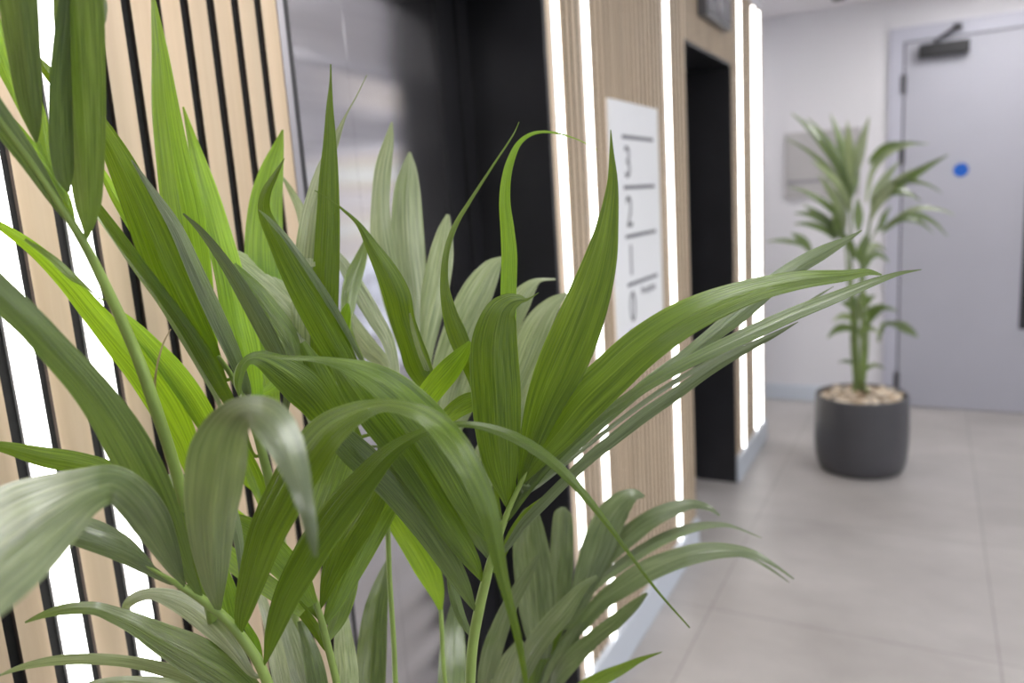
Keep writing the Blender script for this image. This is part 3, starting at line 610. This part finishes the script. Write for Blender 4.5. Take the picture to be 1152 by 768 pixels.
G.leaf([(606, 624, 4), (592, 648, 13), (575, 678, 17), (562, 708, 21), (552, 740, 23), (548, 780, 16), (580, 830, 6)], .80, m='g', tilt=-.3)
G.leaf([(586, 720, 8), (571, 748, 21), (564, 780, 22), (590, 830, 8)], .86, m='p', tilt=-.3)
G.leaf([(640, 672, 5), (628, 700, 14), (616, 724, 20), (602, 750, 20), (596, 790, 10)], .93, m='m')
G.leaf([(655, 700, 6), (640, 725, 18), (622, 755, 24), (608, 790, 14)], .92, m='g')

# ---------- the small palm in the far corner
RX, RY = -.267, 3.825
far = empty('potted_palm', (RX, RY, 0), 'slender palm in round dark grey pot beside the grey door', 'potted plant')
pot(far, (RX, RY, 0), .203, .362, 5)
def fr(pts, a, ds):
    pts = [(x, y, w*.62, ds+dd) for x, y, w, dd in pts]
    return Frond(far, pts, m='stemdark', foot=(RX+.035*math.cos(a), RY+.035*math.sin(a), .33), minr=.002)
D0 = px_of((RX, RY, .5))[2]
def arc(f_, x0, y0, x1, y1, w=8, bow=6, d=0., m='o'):
    """one narrow arching leaflet from base (x0,y0) to tip (x1,y1)"""
    P = []
    dx, dy = x1-x0, y1-y0; L = math.hypot(dx, dy); nx, ny = -dy/L, dx/L
    if ny > 0: nx, ny = -nx, -ny
    for t, ww in ((1, .8), (.8, .55*w), (.55, w), (.3, .9*w), (0, 2)):
        b_ = bow*4*t*(1-t)
        P.append((x0+dx*t+nx*b_, y0+dy*t+ny*b_, ww))
    f_.leaf(P, D0+d, m=m if (x1*7+y1*3) % 5 < 3 else 'p', attach=False)
r1 = fr([(966, 425, 6, 0), (962, 370, 6, 0), (958, 310, 6, 0), (957, 260, 5, .02), (957, 215, 4, .03), (958, 190, 3, .03)], 0, D0)
for a in ((957, 222, 890, 127, 11, 10, .1), (957, 215, 908, 132, 10, 6, .0), (957, 212, 934, 128, 11, 3, .1), (957, 208, 953, 136, 11, 1, -.1), (958, 210, 978, 131, 12, 1, .0), (957, 228, 884, 156, 6, 10, .1), (958, 232, 912, 180, 9, 5, -.1),
          (958, 215, 948, 160, 9, 2, .15), (957, 238, 928, 190, 9, 3, .15), (958, 226, 966, 170, 9, 0, .1)): arc(r1, *a)
r2 = fr([(969, 425, 6, -.03), (970, 370, 6, -.04), (972, 310, 6, -.05), (977, 260, 5, -.07), (984, 220, 4, -.1)], 1.2, D0-.02)
for a in ((982, 228, 1067, 174, 10, 2, -.3), (980, 228, 1040, 186, 11, 2, -.2), (976, 240, 1013, 181, 11, 4, -.1), (982, 232, 1036, 226, 9, 14, -.2), (984, 222, 1060, 217, 6, 16, -.3), (974, 178+50, 1045, 161, 7, 24, -.2), (976, 248, 1012, 200, 9, 2, -.2),
          (978, 236, 1000, 196, 9, 2, 0), (974, 246, 1020, 208, 9, 5, -.1)): arc(r2, *a)
arc(r2, 978, 186, 1040, 162, 7, 10, -.2); arc(r2, 977, 182, 1020, 160, 8, 6, -.2)
r3 = fr([(964, 425, 6, .02), (960, 370, 6, .03), (954, 310, 5, .05), (951, 270, 4, .06), (948, 245, 3, .06)], 2.4, D0+.02)
for a in ((956, 262, 920, 196, 11, 4, 0), (955, 268, 888, 210, 8, 12, .1), (953, 275, 903, 230, 9, 5, .1), (942, 268, 893, 240, 9, 10, .1), (940, 270, 893, 252, 7, 7, .1), (940, 268, 925, 240, 8, 2, .1), (945, 270, 936, 236, 9, 1, .0),
          (913, 285, 890, 262, 10, 3, -.1), (912, 280, 862, 272, 5, 5, -.1)): arc(r3, *a)
r4 = fr([(971, 425, 6, -.06), (972, 370, 6, -.08), (968, 310, 5, -.1), (975, 280, 4, -.12), (984, 262, 3, -.14)], .5, D0-.06)
for a in ((966, 262, 965, 222, 11, 0, -.1), (990, 262, 1003, 232, 8, 3, -.2), (992, 262, 1066, 266, 8, 22, -.3), (992, 258, 1050, 262, 7, 14, -.3), (1000, 250, 1074, 242, 5, 12, -.3), (978, 290, 996, 282, 9, 10, -.1), (975, 300, 1000, 295, 8, 12, -.1), (966, 300, 975, 262, 11, 1, -.2),
          (962, 295, 950, 262, 9, 2, -.1), (968, 312, 985, 285, 8, 3, 0)): arc(r4, *a)
r5 = fr([(967, 425, 6, .02), (965, 400, 6, .03), (964, 375, 6, .04), (965, 350, 5, .05), (966, 330, 4, .05)], 4., D0+.04)
for a in ((964, 372, 931, 381, 9, 8, 0), (964, 365, 936, 362, 8, 8, 0), (966, 350, 950, 325, 9, 2, 0), (968, 350, 985, 332, 9, 3, -.1), (968, 360, 1010, 350, 8, 9, -.1), (1000, 362, 1033, 380, 11, 3, -.2), (990, 365, 1030, 372, 6, 4, -.2), (970, 375, 1000, 345, 8, 6, -.1),
          (966, 355, 957, 330, 9, 1, .1), (966, 362, 972, 325, 10, 1, .0), (964, 350, 945, 340, 9, 3, 0), (968, 380, 990, 376, 7, 9, -.1), (972, 420, 995, 415, 5, 7, -.2), (962, 412, 943, 408, 4, 4, 0), (988, 385, 1000, 360, 5, 3, -.1)): arc(r5, *a)
for p in ([(961, 425, 5, .05), (958, 380, 5, .05), (960, 330, 4, .06)], [(973, 425, 5, -.03), (976, 380, 5, -.05), (974, 330, 4, -.05)]):
    q = fr(p, 3.1, D0+.01)

# ------------------------------------------------------------------ daylight
w = bpy.data.worlds.new('world'); S.world = w; w.use_nodes = True
wt = w.node_tree; bg = wt.nodes['Background']; bg.inputs[1].default_value = 2.0
# bright overcast sky, a band of far brick and greenery at the horizon, light paving below
wc = wt.nodes.new('ShaderNodeTexCoord'); wx = wt.nodes.new('ShaderNodeSeparateXYZ'); wt.links.new(wc.outputs['Generated'], wx.inputs[0])
wr = wt.nodes.new('ShaderNodeMapRange'); wr.inputs[1].default_value = -.5; wr.inputs[2].default_value = .5; wt.links.new(wx.outputs[2], wr.inputs[0])
rr_ = ramp(wt, [(0, (.50, .54, .62)), (.40, (.62, .66, .75)), (.47, (.75, .78, .84)), (.495, (.42, .46, .30)), (.53, (.50, .40, .30)), (.58, (.40, .38, .40)), (.62, (.80, .84, .92)), (1, (.86, .93, 1))])
wt.links.new(wr.outputs[0], rr_.inputs[0]); wt.links.new(rr_.outputs[0], bg.inputs[0])
